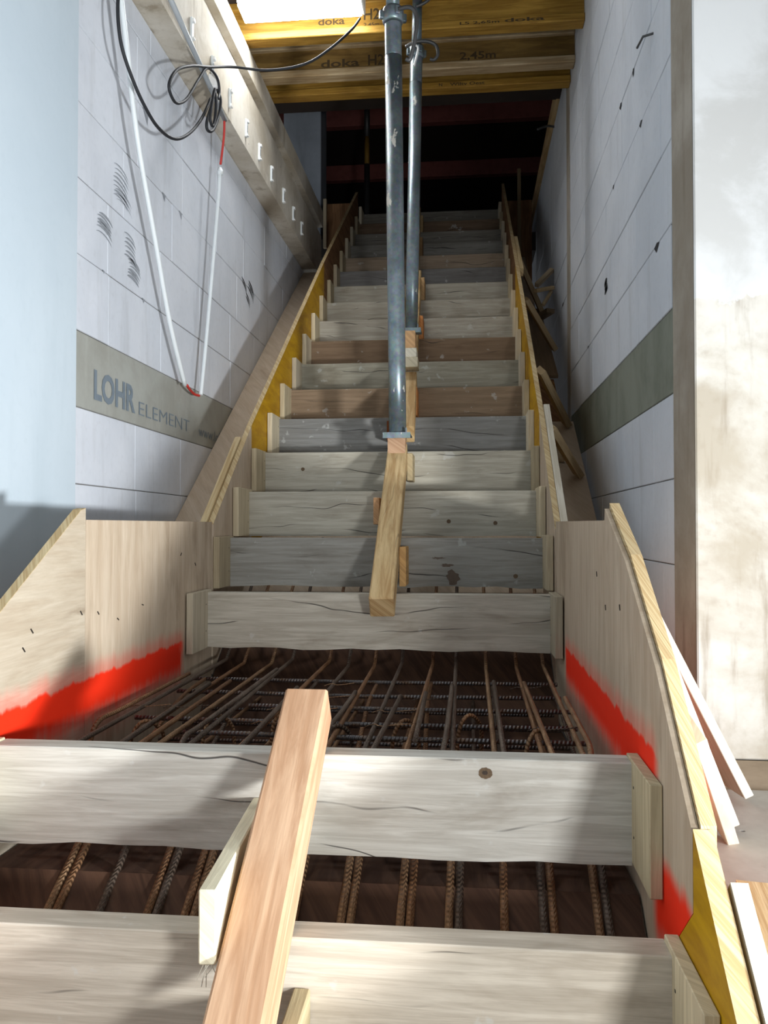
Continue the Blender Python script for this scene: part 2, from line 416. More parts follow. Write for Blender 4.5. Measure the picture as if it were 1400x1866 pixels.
for px, n, w in (((445, 512), 2, .06), ((452, 540), 2, .05), ((458, 520), 3, .07)):
    c = on('x', xs, *px); scuff(wl, xs, (c.y, c.z), n, w, .02, 'scuffdark', tilt=.9, th=.01)
xr_ = XR-.0022
for px, n, w, th in (((1104, 513), 5, .035, .014), ((1104, 532), 1, .04, .009)):
    c = on('x', xr_, *px); scuff(wr, xr_, (c.y, c.z), n, w, .012, 'scuffdark', th=th)
for px, l, h in (((1197, 447), .07, .025), ((1168, 222), .05, .02), ((1131, 185), .05, .02), ((1154, 120), .03, .03), ((1118, 340), .03, .015), ((1072, 605), .05, .008), ((1026, 545), .07, .02)):
    c = on('x', xr_, *px); z = min((q for q in COURSE), key=lambda q: abs(q-c.z))
    flat('chip', [(xr_, c.y-l/2, z-.004), (xr_, c.y+l*.1, z-h), (xr_, c.y+l/2, z-.003), (xr_, c.y, z+.004)], 'scuffdark', wr)
for px, l, h in (((268, 178), .08, .05), ((300, 340), .05, .03), ((330, 410), .05, .03), ((262, 545), .03, .015), ((189, 500), .02, .01)):
    c = on('x', xs, *px); z = min((q for q in COURSE), key=lambda q: abs(q-c.z))
    flat('chip', [(xs, c.y-l/2, z+.003), (xs, c.y+l*.1, z-h), (xs, c.y+l*.2, z-.004), (xs, c.y+l/2, z+.001)], 'scuff', wl)
# printed band on the left wall: text runs away from the viewer
xt = XL+.0014
def wl_text(t, px0, px1, zb, size, bold, mat='ink'):
    a, b = on('x', xt, *px0), on('x', xt, *px1)
    o = lettering('lettering', t, size, (xt, a.y, zb), (0, 1, 0), (0, 0, 1), mat, wl, width=b.y-a.y, bold=bold); return o
wl_text('LOHR', (171, 730), (246, 760), .442, .105, .035)
wl_text('ELEMENT', (253, 760), (345, 785), .437, .052, -.012)
wl_text('www.lohr', (362, 790), (408, 800), .437, .05, 0)
# ---------------------------------------------------------------- left concrete beam with cast-in brackets
cb = thing('concrete_beam', 'concrete ledge beam with anchor brackets above the left block wall', 'beam', (-1.2, 4.2, 2.0))
bx0, bx1 = -1.6, -1.15
prism('beam_body', [(1.2, 2.001), (6.45, 2.001), (6.45, 2.335), (1.2, 2.335)], bx0, bx1, 'concbeam', cb)
prism('recess', [(1.2, 2.335), (6.45, 2.335), (6.45, 2.405), (1.2, 2.405)], bx0, bx1-.03, 'concbeam', cb)
prism('upper_lip', [(1.2, 2.405), (6.45, 2.405), (6.45, 2.535), (1.2, 2.535)], bx0, bx1+.012, 'concbeam', cb)
for px in ((347, 45), (385, 115), (417, 185), (447, 235), (471, 280), (493, 320), (515, 355), (533, 390), (548, 420)):
    c = on('x', bx1, *px)
    b = box('anchor_bracket', bx1, bx1+.012, c.y-.012, c.y+.012, 2.05, 2.145, 'conduit', cb, bev=.003)
    box('bracket_slot', bx1+.012, bx1+.0126, c.y-.004, c.y+.004, 2.075, 2.112, 'steel', b)
    box('bracket_lip', bx1+.012, bx1+.02, c.y-.011, c.y+.011, 2.125, 2.14, 'whiteplastic', b, bev=.002)
    box('bracket_lip', bx1+.012, bx1+.02, c.y-.011, c.y+.011, 2.052, 2.06, 'whiteplastic', b, bev=.002)
# ---------------------------------------------------------------- ceiling and yellow H beams
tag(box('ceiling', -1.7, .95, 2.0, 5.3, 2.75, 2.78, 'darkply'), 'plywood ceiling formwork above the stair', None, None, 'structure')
def hbeam(y, z0, label, fl, web, texts):
    t = thing('formwork_beam', label, 'beam', (-.26, y, z0), 'yellow formwork beams across the stairwell')
    x0, x1 = -1.30, .598
    o = box('flange', x0, x1, y-.04, y+.04, z0, z0+.04, fl, t, bev=.004)
    box('flange', x0, x1, y-.04, y+.04, z0+.16, z0+.2, fl, t, bev=.004)
    w = box('web', x0, x1, y-.014, y+.014, z0+.04, z0+.16, web, t)
    for s, px, zz, size, wd, on_web in texts:
        yy = y-.014 if on_web else y-.04
        a = on('y', yy, *px)
        lettering('lettering', s, size, (a.x, yy, z0+zz), (1, 0, 0), (0, 0, 1), 'inkdark', w if on_web else o, width=wd, bold=.02, proud=.0006)
    return t
hbeam(4.20, 2.553, 'front yellow beam just behind the hanging lamp', 'beamyel', 'beamyel',
      [('H20', (663, 20), .085, .06, .12, 1), ('2,45m', (663, 38), .05, .022, .08, 1), ('doka', (580, 20), .07, .04, .14, 1), ('L5 2,65m', (838, 45), .012, .017, .2, 0), ('doka', (920, 45), .012, .02, .2, 0)])
hbeam(4.57, 2.553, 'middle beam with worn pale bottom flange between the two yellow ones', 'beamwood', 'beamweb',
      [('doka', (585, 110), .058, .045, .22, 1), ('H20', (671, 110), .058, .062, .13, 1), ('2,45m', (838, 100), .06, .05, .2, 1)])
hbeam(4.77, 2.553, 'rearmost yellow beam above the dark opening', 'beamyel', 'beamyel',
      [('N', (800, 150), .010, .018, .02, 0), ('Wiltv Oest', (820, 150), .010, .018, .2, 0)])
# ---------------------------------------------------------------- side forms
def interp(x, xp, fp):
    if x <= xp[0]: return fp[0]
    for a, b, c, d in zip(xp, xp[1:], fp, fp[1:]):
        if x <= b: return c+(d-c)*(x-a)/(b-a)
    return fp[-1]
def ptop(y, side='right'):
    if side == 'left': return nose(y)+interp(y, [2.9, 3.3, 3.5, 4.1, 5.2, 5.9, 6.9], [.14, .185, .21, .215, .255, .245, .25])
    return nose(y)+interp(y, [2.83, 3.4, 4.0, 5.0, 6.0, 7.0], [.15, .215, .235, .255, .245, .25])
def psof(y): return nose(y)-.40
def lpanel(name, poly, mat, label, x0, x1, group=None):
    return tag(prism(name, poly, x0, x1, mat, swap=mat in ('landply', 'ply')), label, 'form panel', group)
T = .021
def edge(parent, pts, x0, x1, mat='plyedge', th=.0015):
    """bare sawn edge of a sheet, laid on its top"""
    for (ya, za), (yb, zb) in zip(pts[:-1], pts[1:]):
        hexa('sawn_edge', [(x0, ya, za), (x1, ya, za), (x1, yb, zb), (x0, yb, zb), (x0, ya, za+th), (x1, ya, za+th), (x1, yb, zb+th), (x0, yb, zb+th)], mat, parent, axis=1)
for side, x0, x1, nm in (('left', FLX-T, FLX, 'left'), ('right', FRX, FRX+T, 'right')):
    ys = 2.905 if side == 'left' else 2.86
    yb = 3.42 if side == 'left' else 3.40
    yt = 3.43 if side == 'left' else 3.46
    ye = 5.22 if side == 'left' else 5.08
    yend = 6.89 if side == 'left' else 6.97
    p1 = [(ys, psof(ys)), (yb, psof(yb)), (yb+.02, psof(yb)+.2), (yt, ptop(yt, side)), (ys, ptop(ys, side))]
    o = lpanel('side_form_panel', p1, 'ply', f'bare plywood side panel at the foot of the upper flight on the {nm}', x0, x1)
    edge(o, [(ys, ptop(ys, side)), (yt, ptop(yt, side))], x0, x1)
    p2 = [(yb, psof(yb)), (ye, psof(ye)), (ye, ptop(ye, side)), (yt, ptop(yt, side)), (yb+.02, psof(yb)+.2)]
    o = lpanel('side_form_panel', p2, 'yellow', f'long yellow side panel of the upper flight on the {nm}', x0, x1)
    edge(o, [(yt, ptop(yt, side)), (ye, ptop(ye, side))], x0, x1)
    p3 = [(ye, psof(ye)), (yend, psof(yend)), (yend, ptop(yend, side)), (ye, ptop(ye, side))]
    o = lpanel('side_form_panel', p3, 'brownply', f'brown plywood side panel at the dark top of the flight on the {nm}', x0, x1)
    edge(o, [(ye, ptop(ye, side)), (yend, ptop(yend, side))], x0, x1)
LZ = -.64                                      # underside of landing forms
o = lpanel('plywood_sheet', [(1.911, LZ), (2.90, LZ), (2.90, .024), (1.911, .021)], 'landply', 'upright plywood sheet with sprayed red mark on the left of the landing', FLX-T-.004, FLX-.004)
lp = [(1.908, .048), (1.885, .044), (1.542, -.167), (1.0, -.50), (.45, -.84)]
o = lpanel('lower_form_panel', lp+[(.45, -1.35), (1.3, -.95), (1.908, LZ)], 'slopeply', 'sloping cut plywood panel with red spray at the left edge', FLX-T-.004, FLX-.004)
edge(o, lp[::-1], FLX-T-.004, FLX-.004)
rp = [(1.858, .056), (1.627, -.05), (1.377, -.211), (1.160, -.402)]
rt = [(2.855, .024), (1.862, .018)]+[(y, z-.012) for y, z in rp]
o = lpanel('plywood_sheet', rt+[(1.160, -.52), (1.25, -.60), (1.30, -1.0), (1.858, LZ), (2.855, LZ)], 'landply', 'large plywood sheet with sprayed red mark and sloping edge right of the landing', FRX+.002, FRX+.002+.010)
eb = thing('edge_batten', 'kinked pale batten following the sloping edge of the right landing sheet', 'batten', (FRX+.036, 1.5, -.4))
for (ya, za), (yb, zb) in zip(rp[:-1], rp[1:]):
    prism('batten_length', [(ya, za-.07), (ya, za), (yb, zb), (yb, zb-.07)], FRX+.013, FRX+.034, 'plyedge', eb)
rq = [(1.158, -.408), (.979, -.563), (.45, -1.02)]
o = lpanel('lower_form_panel', rq+[(.45, -1.5), (1.298, -1.0), (1.248, -.60), (1.158, -.52)], 'yellow', 'yellow form panel at the bottom right corner', FRX+.002, FRX+.002+.026)
edge(o, rq[::-1], FRX+.002, FRX+.002+.026)
# staples and nails in the sheets
def staple(parent, x, px, ang=.3, l=.012):
    c = on('x', x, *px); d = V((0, math.cos(ang), math.sin(ang)))*(l/2)
    bar('staple', c-d, c+d, .0025, .0025, 'nail', parent)
lands = [ob for ob in bpy.data.objects if ob.name.startswith('plywood_sheet')]
lowers = [ob for ob in bpy.data.objects if ob.name.startswith('lower_form_panel')]
for px in ((179, 1117), (215, 1128), (260, 1102), (330, 1010), (356, 1028)): staple(lands[0], FLX-.0035, px, random.uniform(-1, 1))
for px in ((1104, 1107), (1130, 1107), (1088, 1046)): staple(lands[1], FRX+.0015, px, 1.2)
for px in ((58, 1150), (43, 1184), (148, 1117)): staple(lowers[0], FLX-.0035, px, -.8, .014)
# outer ledge sheet between the left form and the wall
o = tag(hexa('ledge_sheet', [(-1.252, 3.40, nose(3.40)-.235), (FLX-T-.002, 3.40, nose(3.40)-.235), (FLX-T-.002, 6.24, nose(6.24)-.205), (-1.252, 6.24, nose(6.24)-.205),
     (-1.252, 3.40, nose(3.40)-.214), (FLX-T-.002, 3.40, nose(3.40)-.214), (FLX-T-.002, 6.24, nose(6.24)-.184), (-1.252, 6.24, nose(6.24)-.184)], 'ply', axis=1),
    'sloping plywood strip filling the gap between left form and block wall', 'plywood strip')
# battens on the outside top of the left lower panel
a, b = on('x', FLX-T-.014, 384, 950), on('x', FLX-T-.014, 437, 812)
tag(bar('edge_batten', V((FLX-T-.014, 2.90, ptop(2.90, 'left')-.018)), V((FLX-T-.014, 3.36, ptop(3.36, 'left')-.018)), .024, .05, 'plyedge'), 'pale batten nailed along the outer top of the left plywood panel', 'batten')
# soffit deck
sd = thing('soffit_deck', 'sloping plywood deck under the upper flight with exposed right margin', 'plywood deck', (-.2, 3.7, psof(3.7)-.03))
def deck(x0, x1, ya, yb, name='sheet', mat='ply'):
    za, zb = psof(ya)-.002, psof(yb)-.002
    hexa(name, [(x0, ya, za-.021), (x1, ya, za-.021), (x1, yb, zb-.021), (x0, yb, zb-.021), (x0, ya, za), (x1, ya, za), (x1, yb, zb), (x0, yb, zb)], mat, sd, axis=1)
deck(-.910, .300, 2.737, 3.298, mat='darkform'); deck(-.94, .575, 3.30, 4.515); deck(-.94, .52, 4.52, 4.97, mat='brownply'); deck(-.94, .50, 4.975, 7.03)
sl = thing('landing_deck', 'dark plywood deck under the landing reinforcement', 'plywood deck', (-.3, 2.4, LZ-.03))
box('sheet', -.910, .300, 1.496, 2.738, LZ-.024, LZ-.003, 'darkform', sl)
def decklow(y): return noseL(y)-.42
hexa('sheet', [(-.912, .2, decklow(.2)-.02), (.300, .2, decklow(.2)-.02), (.300, 1.495, LZ-.024), (-.912, 1.495, LZ-.024), (-.912, .2, decklow(.2)), (.300, .2, decklow(.2)), (.300, 1.495, LZ-.003), (-.912, 1.495, LZ-.003)], 'darkform', sl, axis=1)
# ---------------------------------------------------------------- riser boards
tones = {1: (208, 198, 182), 2: (206, 203, 194), 3: (196, 190, 176), 4: (156, 154, 147), 5: (190, 185, 170), 6: (188, 183, 168), 7: (142, 142, 139), 8: (150, 128, 104), 9: (160, 156, 140),
         10: (128, 106, 84), 11: (178, 172, 158), 12: (176, 170, 156), 13: (174, 168, 154), 14: (124, 122, 120), 15: (164, 146, 126), 16: (140, 138, 132), 17: (132, 128, 120), 18: (120, 100, 82), 19: (124, 120, 112)}
ORD = ['', 'first', 'second', 'third', 'fourth', 'fifth', 'sixth', 'seventh', 'eighth', 'ninth', 'tenth', 'eleventh', 'twelfth', 'thirteenth', 'fourteenth', 'fifteenth', 'sixteenth', 'seventeenth']
looks = {1: 'pale clean', 2: 'bleached cracked', 3: 'pale grey', 4: 'dark grey cracked', 5: 'beige grey knotted', 6: 'beige spotted', 7: 'slate grey white-splashed', 8: 'brown', 9: 'olive grey', 10: 'dark brown',
         11: 'light beige', 12: 'beige cracked', 13: 'beige cracked', 14: 'dark grey', 15: 'pinkish brown', 16: 'grey', 17: 'dull grey', 18: 'brown', 19: 'grey'}
rng = random.Random(11)
for k in range(1, 20):
    if k == 1: y, z, l, r_, hb = 1.19, -.5945, -.884, .283, .18
    elif k == 2: y, z, l, r_, hb = 1.466, -.4051, -.884, .283, .176
    else: y, z, l, r_, hb = Y3+(k-3)*D, Z3+(k-3)*H, -.887, .275, (.189 if k == 3 else .181)
    if k == 1: lab = 'pale clean riser plank at the very bottom edge of the view'
    elif k == 2: lab = 'bleached cracked riser plank directly in front of the open rebar landing'
    elif k == 3: lab = 'pale grey riser plank directly behind the open rebar landing'
    elif k == 19: lab = 'topmost grey riser plank below the dark opening'
    else: lab = f'{looks[k]} riser plank, {ORD[k-2]} step counted up from the landing'
    t = thing('riser_board', lab, 'board', ((l+r_)/2, y, z-hb), 'riser planks of the stair formwork')
    c = srgb(*tones[k])
    j = lambda a: rng.uniform(-a, a)
    # plank with a slightly irregular lower edge
    n = 14; xsn = [l+(r_-l)*i/n for i in range(n+1)]
    lowz = [z-hb+(j(.004) if k < 5 else j(.0015)) for _ in xsn]
    vs, fs, uv = [], [], []
    for i, x in enumerate(xsn):
        for (yy, zz) in ((y, lowz[i]), (y, z-.002), (y+.002, z), (y+.05, z), (y+.05, lowz[i])):
            vs.append((x, yy, zz)); uv.append((x-l, zz+(yy-y)))
    for i in range(n):
        for q in range(5):
            a, b = i*5+q, i*5+(q+1) % 5
            fs.append((a, a+5, b+5, b))
    fs.append([0, 1, 2, 3, 4]); fs.append([n*5+q for q in (4, 3, 2, 1, 0)])
    o = link('plank', vs, fs, 'weather', t, uv, color=c)
    cw = rng.choice([(214, 200, 168), (204, 190, 160), (196, 186, 164), (220, 208, 180), (190, 176, 148)])
    for s in (-1, 1):
        if k <= 2 and s < 0: xa, xb = -.914, l
        elif k <= 2: xa, xb = r_, FRX+.001
        elif s < 0: xa, xb = FLX+.001+abs(j(.002)), l
        else: xa, xb = r_, FRX-.001-abs(j(.002))
        jt = rng.randint(-14, 14); ln = .15+j(.012); q = box('cleat', xa, xb, y-ln, y+.046, z-hb+.002+j(.004), z+.004+abs(j(.008)), 'cleat', t, axis=2, color=srgb(*[v+jt for v in cw]), bev=.0015)
        if k < 9:
            for zz in (.3, .78):
                xx = xb if s < 0 else xa
                box('nail', xx-.0006 if s > 0 else xx, xx if s > 0 else xx+.0006, y-.02, y-.016, z-hb*(1-zz), z-hb*(1-zz)+.004, 'nail', q)
rb = [o for o in bpy.data.objects if o.name.startswith('riser_board')]
def blob(parent, y, px, rx, rz, mat, n=16, jag=.25, name='stain', seed=1):
    r2 = random.Random(seed); c = on('y', y-.0008, *px); pts = []
    for i in range(n):
        a = 2*math.pi*i/n; k = 1+r2.uniform(-jag, jag); pts.append((c.x+math.cos(a)*rx*k, y-.0008, c.z+math.sin(a)*rz*k))
    flat(name, pts[::-1], mat, parent)
M['wet'] = plain('damp_stain', srgb(92, 74, 58), .5, 0, .4, 40); M['knot'] = plain('knot', srgb(104, 84, 62), .8, 0, .5, 200); M['knotdark'] = plain('knot_core', srgb(64, 52, 42), .8, 0, .3, 200)
pk = [[c for c in o.children if c.name.startswith('plank')][0] for o in rb]
yb4 = Y3+D
blob(pk[3], yb4, (826, 1052), .027, .024, 'wet', 22, .3, seed=4); blob(pk[3], yb4, (815, 1030), .02, .006, 'wet', 18, .4, seed=6); blob(pk[3], yb4, (800, 1017), .025, .004, 'wet', 18, .4, seed=8)
for kk, px in ((4, (818, 950)), (4, (903, 953)), (5, (552, 855)), (3, (940, 1050))):
    yy = Y3+(kk-2)*D; blob(pk[kk], yy, px, .0085, .008, 'knot', 26, .06, 'knot', kk); 
blob(pk[1], 1.466, (885, 1409), .012, .010, 'knot', 30, .06, 'knot', 3); blob(pk[1], 1.4656, (884, 1408), .005, .004, 'knotdark', 20, .12, 'knot_core', 3)
# ---------------------------------------------------------------- sloping timbers on the flight
TH = .08; VT = TH/math.cos(math.atan(SL))     # vertical height of the tilted section
def slope_timber(label, ya, yb, xa, xb, line, mat, w=.08):
    t = thing('sloping_timber', label, 'timber', (xa, ya, line(ya)))
    d = TH/2*V((0, -math.sin(math.atan(SL)), math.cos(math.atan(SL))))
    A, B = V((xa, ya, line(ya)+.001))+d, V((xb, yb, line(yb)+.001))+d
    bar('beam', A, B, w, TH, mat, t, bev=.004, axis=1)
    return t
def tcleat(t, x0, x1, y0, y1, z0, z1, c, name='side_cleat'):
    box(name, x0, x1, y0, y1, z0, z1, 'cleat', t, axis=1, color=srgb(*c), bev=.002)
t = slope_timber('reddish square timber lying over the two lowest planks in the foreground', .80, 1.535, -.292, -.291, noseL, 'fresh', .078)
bar('side_cleat', V((-.347, 1.085, -.535)), V((-.372, 1.465, -.535)), .024, .10, 'cleat', t, color=srgb(236, 226, 196), bev=.002)
bar('side_cleat', V((-.235, .93, -.72)), V((-.238, 1.188, -.72)), .024, .11, 'cleat', t, color=srgb(190, 176, 140), bev=.002)
for i in range(7):
    a = V((-.347+random.uniform(-.01, .01), 1.086, -.585)); bar('splinter', a, a+V((random.uniform(-.015, .015), -.006, -random.uniform(.01, .028))), .0009, .0009, 'white', t)
t = slope_timber('worn square timber below the base plate of the nearer steel prop', 2.665, 3.515, -.272, -.289, nose, 'timber')
yk = lambda k: Y3+(k-3)*D
zk = lambda k: Z3+(k-3)*H
def rc(k, s, dx, dz0, dz1, ln, c, th=.024):
    y = yk(k); x = -.27-.017*(y-2.67)/.8 if y < 4.3 else (-.30-.0333*(y-4.45) if y < 5.55 else -.36-.045*(y-5.62))
    xa = x+s*(.0415+dx); xb = xa+s*th
    tcleat(t, min(xa, xb), max(xa, xb), yk(k)-ln, yk(k)-.001, zk(k)+dz0, zk(k)+dz1, c)
rc(4, 1, 0, -.17, -.03, .14, (214, 170, 112)); rc(5, -1, .012, -.135, -.03, .12, (226, 178, 132)); rc(6, 1, 0, -.135, -.02, .14, (196, 178, 140)); rc(7, -1, 0, -.12, -.03, .12, (128, 74, 38))
prism('wedge', [(3.40, nose(3.40)+VT+.001), (3.495, nose(3.495)+VT+.001), (3.495, nose(3.5)+VT+.0055), (3.40, nose(3.5)+VT+.0055)], -.325, -.252, 'fresh', t)
t = slope_timber('middle square timber half hidden behind the nearer prop', 3.64, 4.13, -.268, -.285, nose, 'timber')
rc(8, 1, -.002, -.16, -.02, .15, (222, 152, 92))
zt = nose(4.05)+VT
yy0 = 4.02
stack = [(.0, .052, (206, 196, 170)), (.052, .10, (232, 226, 206)), (.10, .19, (222, 178, 130))]
pb2 = on('y', 4.06, 752, 606)
for i, (a, b, c) in enumerate(stack):
    za = nose(4.09)+VT+.004; f = (pb2.z-za-.004)/.19
    tcleat(t, -.318+.004*i, -.235-.006*i, 4.0, 4.12, za+a*f, za+b*f, c, 'packing_block')
t = slope_timber('upper square timber behind the farther steel prop', 4.45, 5.50, -.30, -.335, nose, 'timber')
rc(11, 1, .0, -.17, -.02, .15, (222, 150, 90)); rc(12, -1, .01, -.13, -.01, .15, (226, 214, 186)); rc(13, 1, 0, -.15, 0, .15, (206, 170, 124))
t = slope_timber('highest square timber on the last steps', 5.62, 6.95, -.36, -.42, nose, 'timber')
rc(16, 1, 0, -.15, 0, .14, (150, 120, 84)); rc(18, 1, 0, -.15, 0, .14, (176, 150, 110))
# ---------------------------------------------------------------- steel props
def prop(label, base, top, r, zc, nutz, handle, ztop, plate=.115):
    t = thing('steel_prop', label, 'prop', base)
    B, T_ = V(base), V(top); d = (T_-B).normalized()
    P = lambda z: B+d*((z-B.z)/d.z)
    pl = box('base_plate', B.x-plate/2, B.x+plate/2, B.y-plate/2, B.y+plate/2, B.z, B.z+.008, 'galv', t, bev=.002)
    box('plate_lug', B.x+plate*.33, B.x+plate*.37, B.y-plate/2-.002, B.y-plate/2+.012, B.z+.008, B.z+.03, 'galv', pl)
    box('plate_rim', B.x-plate/2, B.x+plate/2, B.y-plate/2-.004, B.y-plate/2, B.z-.012, B.z+.012, 'galv', pl)
    tube('outer_tube', [P(B.z+.008), P(B.z+.3), P(zc-.14)], r, 'galv', t, 28)
    # threaded length
    n = 56; pts = [P(zc-.14+.14*i/n) for i in range(n+1)]
    tube('threaded_length', pts, r, 'galv', t, 24, rad=[r*(1.0 if i % 2 else .965) for i in range(n+1)])
    nut = tube('adjusting_nut', [P(nutz), P(nutz+.012), P(nutz+.05), P(nutz+.062)], r, 'galv', t, 20, rad=[r*1.14, r*1.26, r*1.26, r*1.14])
    c = P(nutz+.03)
    for a in (0.35, 2.1, 3.5, 5.2):
        dd = V((math.cos(a), math.sin(a), 0)); bar('nut_lug', c+dd*r*1.1, c+dd*r*1.62, .02, .034, 'galv', nut, side=(-dd.y, dd.x, 0), bev=.003)
    tube('nut_handle', spline([c+V(h) for h in handle], 6), .0085, 'steel', nut, 10)
    tube('inner_tube', [P(nutz+.06), P(ztop-.008)], r*.80, 'galv', t, 24)
    tp = P(ztop); box('head_plate', tp.x-.045, tp.x+.045, tp.y-.045, tp.y+.045, ztop-.008, ztop-.001, 'galv', t)
    return t, P
b1 = on('y', 3.45, 725, 783); b1.z = nose(3.5)+VT+.006
t1, P1 = prop('thick galvanised steel prop standing nearer, on the worn timber', (b1.x, b1.y, b1.z), tuple(on('y', 3.45, 716, 0)), .0365, 2.145, 2.15,
     [(.03, -.05, 0), (.08, -.07, -.01), (.105, -.07, -.05), (.10, -.07, -.13), (.085, -.065, -.20), (.075, -.06, -.225), (.06, -.06, -.22)], 2.75)
t2, P2 = prop('slimmer galvanised steel prop farther up, on stacked packing blocks', (pb2.x-.006, 4.06, pb2.z), tuple(on('y', 4.06, 759, 100)), .031, 2.36, 2.345,
     [(-.05, -.04, .01), (.0, -.06, .02), (.06, -.06, .018), (.1, -.05, -.0), (.108, -.045, -.04), (.09, -.04, -.062), (.07, -.04, -.058)], 2.75, .10)
c = P2(2.35)
tube('locking_pin', spline([c+V((-.02, -.05, .02)), c+V((.0, -.055, .03)), c+V((.012, -.055, .015)), c+V((.004, -.055, -.03)), c+V((-.008, -.055, -.07))], 6), .0055, 'whiteplastic', t2, 8)
c = P2(2.60)
tube('bent_hook', spline([c+V((.0, -.045, -.02)), c+V((.05, -.05, .0)), c+V((.085, -.05, .04)), c+V((.09, -.05, .09)), c+V((.06, -.05, .12))], 6), .008, 'steel', t2, 8)
# ---------------------------------------------------------------- reinforcement
cage = thing('rebar_cage', 'rusty tied reinforcement bars filling the open landing between the planks', 'reinforcement', (-.3, 2.1, LZ+.02))
r7 = .0062
rng = random.Random(5)
xs_top = [-.85+.091*i for i in range(13)]
for i, x in enumerate(xs_top):
    x = min(x+rng.uniform(-.012, .012), .248); z = -.470+rng.uniform(-.01, .008)
    y0 = 1.535+rng.uniform(0, .03)
    dx = rng.uniform(-.018, .018)
    up = 2.79+rng.uniform(-.02, .02)
    tube('bar', spline([(x, y0, z), (x+dx*.5, 2.1, z+.004), (x+dx, up, z+.012)], 4)+[V((x+dx, up+.6, z+.012+.6*SL))], r7, 'rust', cage, 8)
    # lap bar bent down into the slab
    xl_ = x+rng.choice((-1, 1))*.019; ya = 1.60+rng.uniform(0, .25); yb = 2.15+rng.uniform(0, .45)
    if i % 3 == 0:
        pts = spline([(xl_-.005, ya, z-.115), (xl_-.003, ya+.03, z-.03), (xl_, ya+.07, z+.012), (xl_+.003, ya+.2, z+.014), (xl_+.006, yb, z+.016)], 4)
    else:
        pts = [(xl_, ya-.05, z+.013), (xl_+rng.uniform(-.02, .02), yb, z+.016)]
    tube('bar', pts, r7, 'rust', cage, 8)
    if i % 2:
        tube('bar', [(x+.045, 1.56, LZ+.05), (x+.05, 2.86, LZ+.052)], r7, 'rust', cage, 6)
    else:
        tube('bar', spline([(x+.03, 1.62, LZ+.03), (x+.03, 1.9, LZ+.05), (x+.02, 2.3, z-.03), (x+.02, 2.55, z-.01)], 4), r7, 'rust', cage, 6)
for y, z, a, b in ((1.60, -.492, -.86, .285), (1.70, -.49, -.88, .285), (1.80, -.495, -.84, .27), (1.93, -.488, -.7, .28), (2.08, -.492, -.86, .27), (2.24, -.49, -.6, .28), (2.42, -.49, -.87, .27), (2.6, -.485, -.88, .28)):
    tube('cross_bar', [(a, y, z), ((a+b)/2, y+rng.uniform(-.01, .01), z-.004), (b, y+rng.uniform(-.02, .02), z)], r7, 'darkbar', cage, 8)
for y in (1.58, 1.66, 1.82, 1.98, 2.14, 2.3, 2.5, 2.7):
    tube('cross_bar', [(-.88, y, LZ+.036), (.28, y+.01, LZ+.036)], r7, 'darkbar', cage, 6)
for i in range(16):            # tie wire loops
    x = min(rng.choice(xs_top)+.004, .17); y = rng.choice((1.7, 1.8, 1.93, 2.08, 2.24, 2.42))
    c0 = V((x, y, -.478)); tube('tie_wire', spline([c0+V((-.03, 0, .012)), c0+V((-.008, .004, .018)), c0+V((.012, -.004, .016)), c0+V((.05+rng.uniform(0, .05), .01, .02))], 5), .0012, 'rust', cage, 5)
for i in range(7):             # spacers stirrups
    x = -.80+.155*i; tube('stirrup', spline([(x, 1.9+.07*(i % 3), LZ+.04), (x+.005, 1.9+.07*(i % 3), -.50), (x+.03, 1.92+.07*(i % 3), -.462), (x+.06, 1.96+.07*(i % 3), -.50), (x+.06, 1.97+.07*(i % 3), LZ+.05)], 4), .005, 'rust', cage, 6)
cage2 = thing('rebar_cage', 'paired ribbed reinforcement bars in the slot between the two lowest planks', 'reinforcement', (-.3, 1.3, -1.0))
for i, px in enumerate((38, 130, 232, 305, 410, 508, 610, 726, 822, 922, 1010, 1120)):
    p = on('y', 1.33, px, 1615)
    x = p.x; ln = lambda y: noseL(y)-.185-.07
    for s in ((-.0085, .0085) if i % 4 != 1 else (0,)):
        tube('bar', [(x+s-.004, .75, ln(.75)), (x+s, 1.30, ln(1.30)+.002), (x+s+.006, 1.62, ln(1.62)-.01)], .0075, 'rust', cage2, 10)
    tube('bar', [(x+.03, .75, ln(.75)-.14), (x+.034, 1.62, ln(1.62)-.14)], .0068, 'rust', cage2, 8)
for y in (.98, 1.235, 1.42): tube('cross_bar', [(-.88, y, noseL(y)-.185-.087), (.28, y+.004, noseL(y)-.185-.087)], .0075, 'darkbar', cage2, 10)
for y in (1.1, 1.36): tube('cross_bar', [(-.88, y, noseL(y)-.185-.225), (.28, y+.004, noseL(y)-.185-.225)], .0068, 'darkbar', cage2, 8)
# ---------------------------------------------------------------- right margin: braces and scraps between form and wall
def deckpt(px, off=-.40, lift=0.):
    r = F+R*((px[0]-700)/FPX)+U*((933-px[1])/FPX)
    t = (-SL*Y3+Z3+off)/(r.z-SL*r.y); p = r*t; p.z += lift; return p
bo = FRX+T+.034
for i, (lo, hi, w, lab) in enumerate((((1055, 872), (1003, 752), .03, 'lowest slanting brace from the right form to the plywood margin'),
                          ((1034, 780), (985, 665), .032, 'second slanting brace from below behind the right yellow panel'),
                          ((1011, 652), (958, 545), .03, 'third slanting brace from below behind the right yellow panel'),
                          ((990, 588), (945, 470), .03, 'fourth slanting brace from below behind the right yellow panel'))):
    A = deckpt(lo, lift=.02 if i < 2 else .055); B = V((bo, A.y, 0)); q = on('x', bo, *hi); B = V((bo, q.y, min(q.z, ptop(q.y)-.11)))
    tag(bar('brace', A, B, .05, w, 'cleat', color=srgb(190, 168, 132), side=(0, 1, 0)), lab, 'brace', 'slanting braces outside the right form')
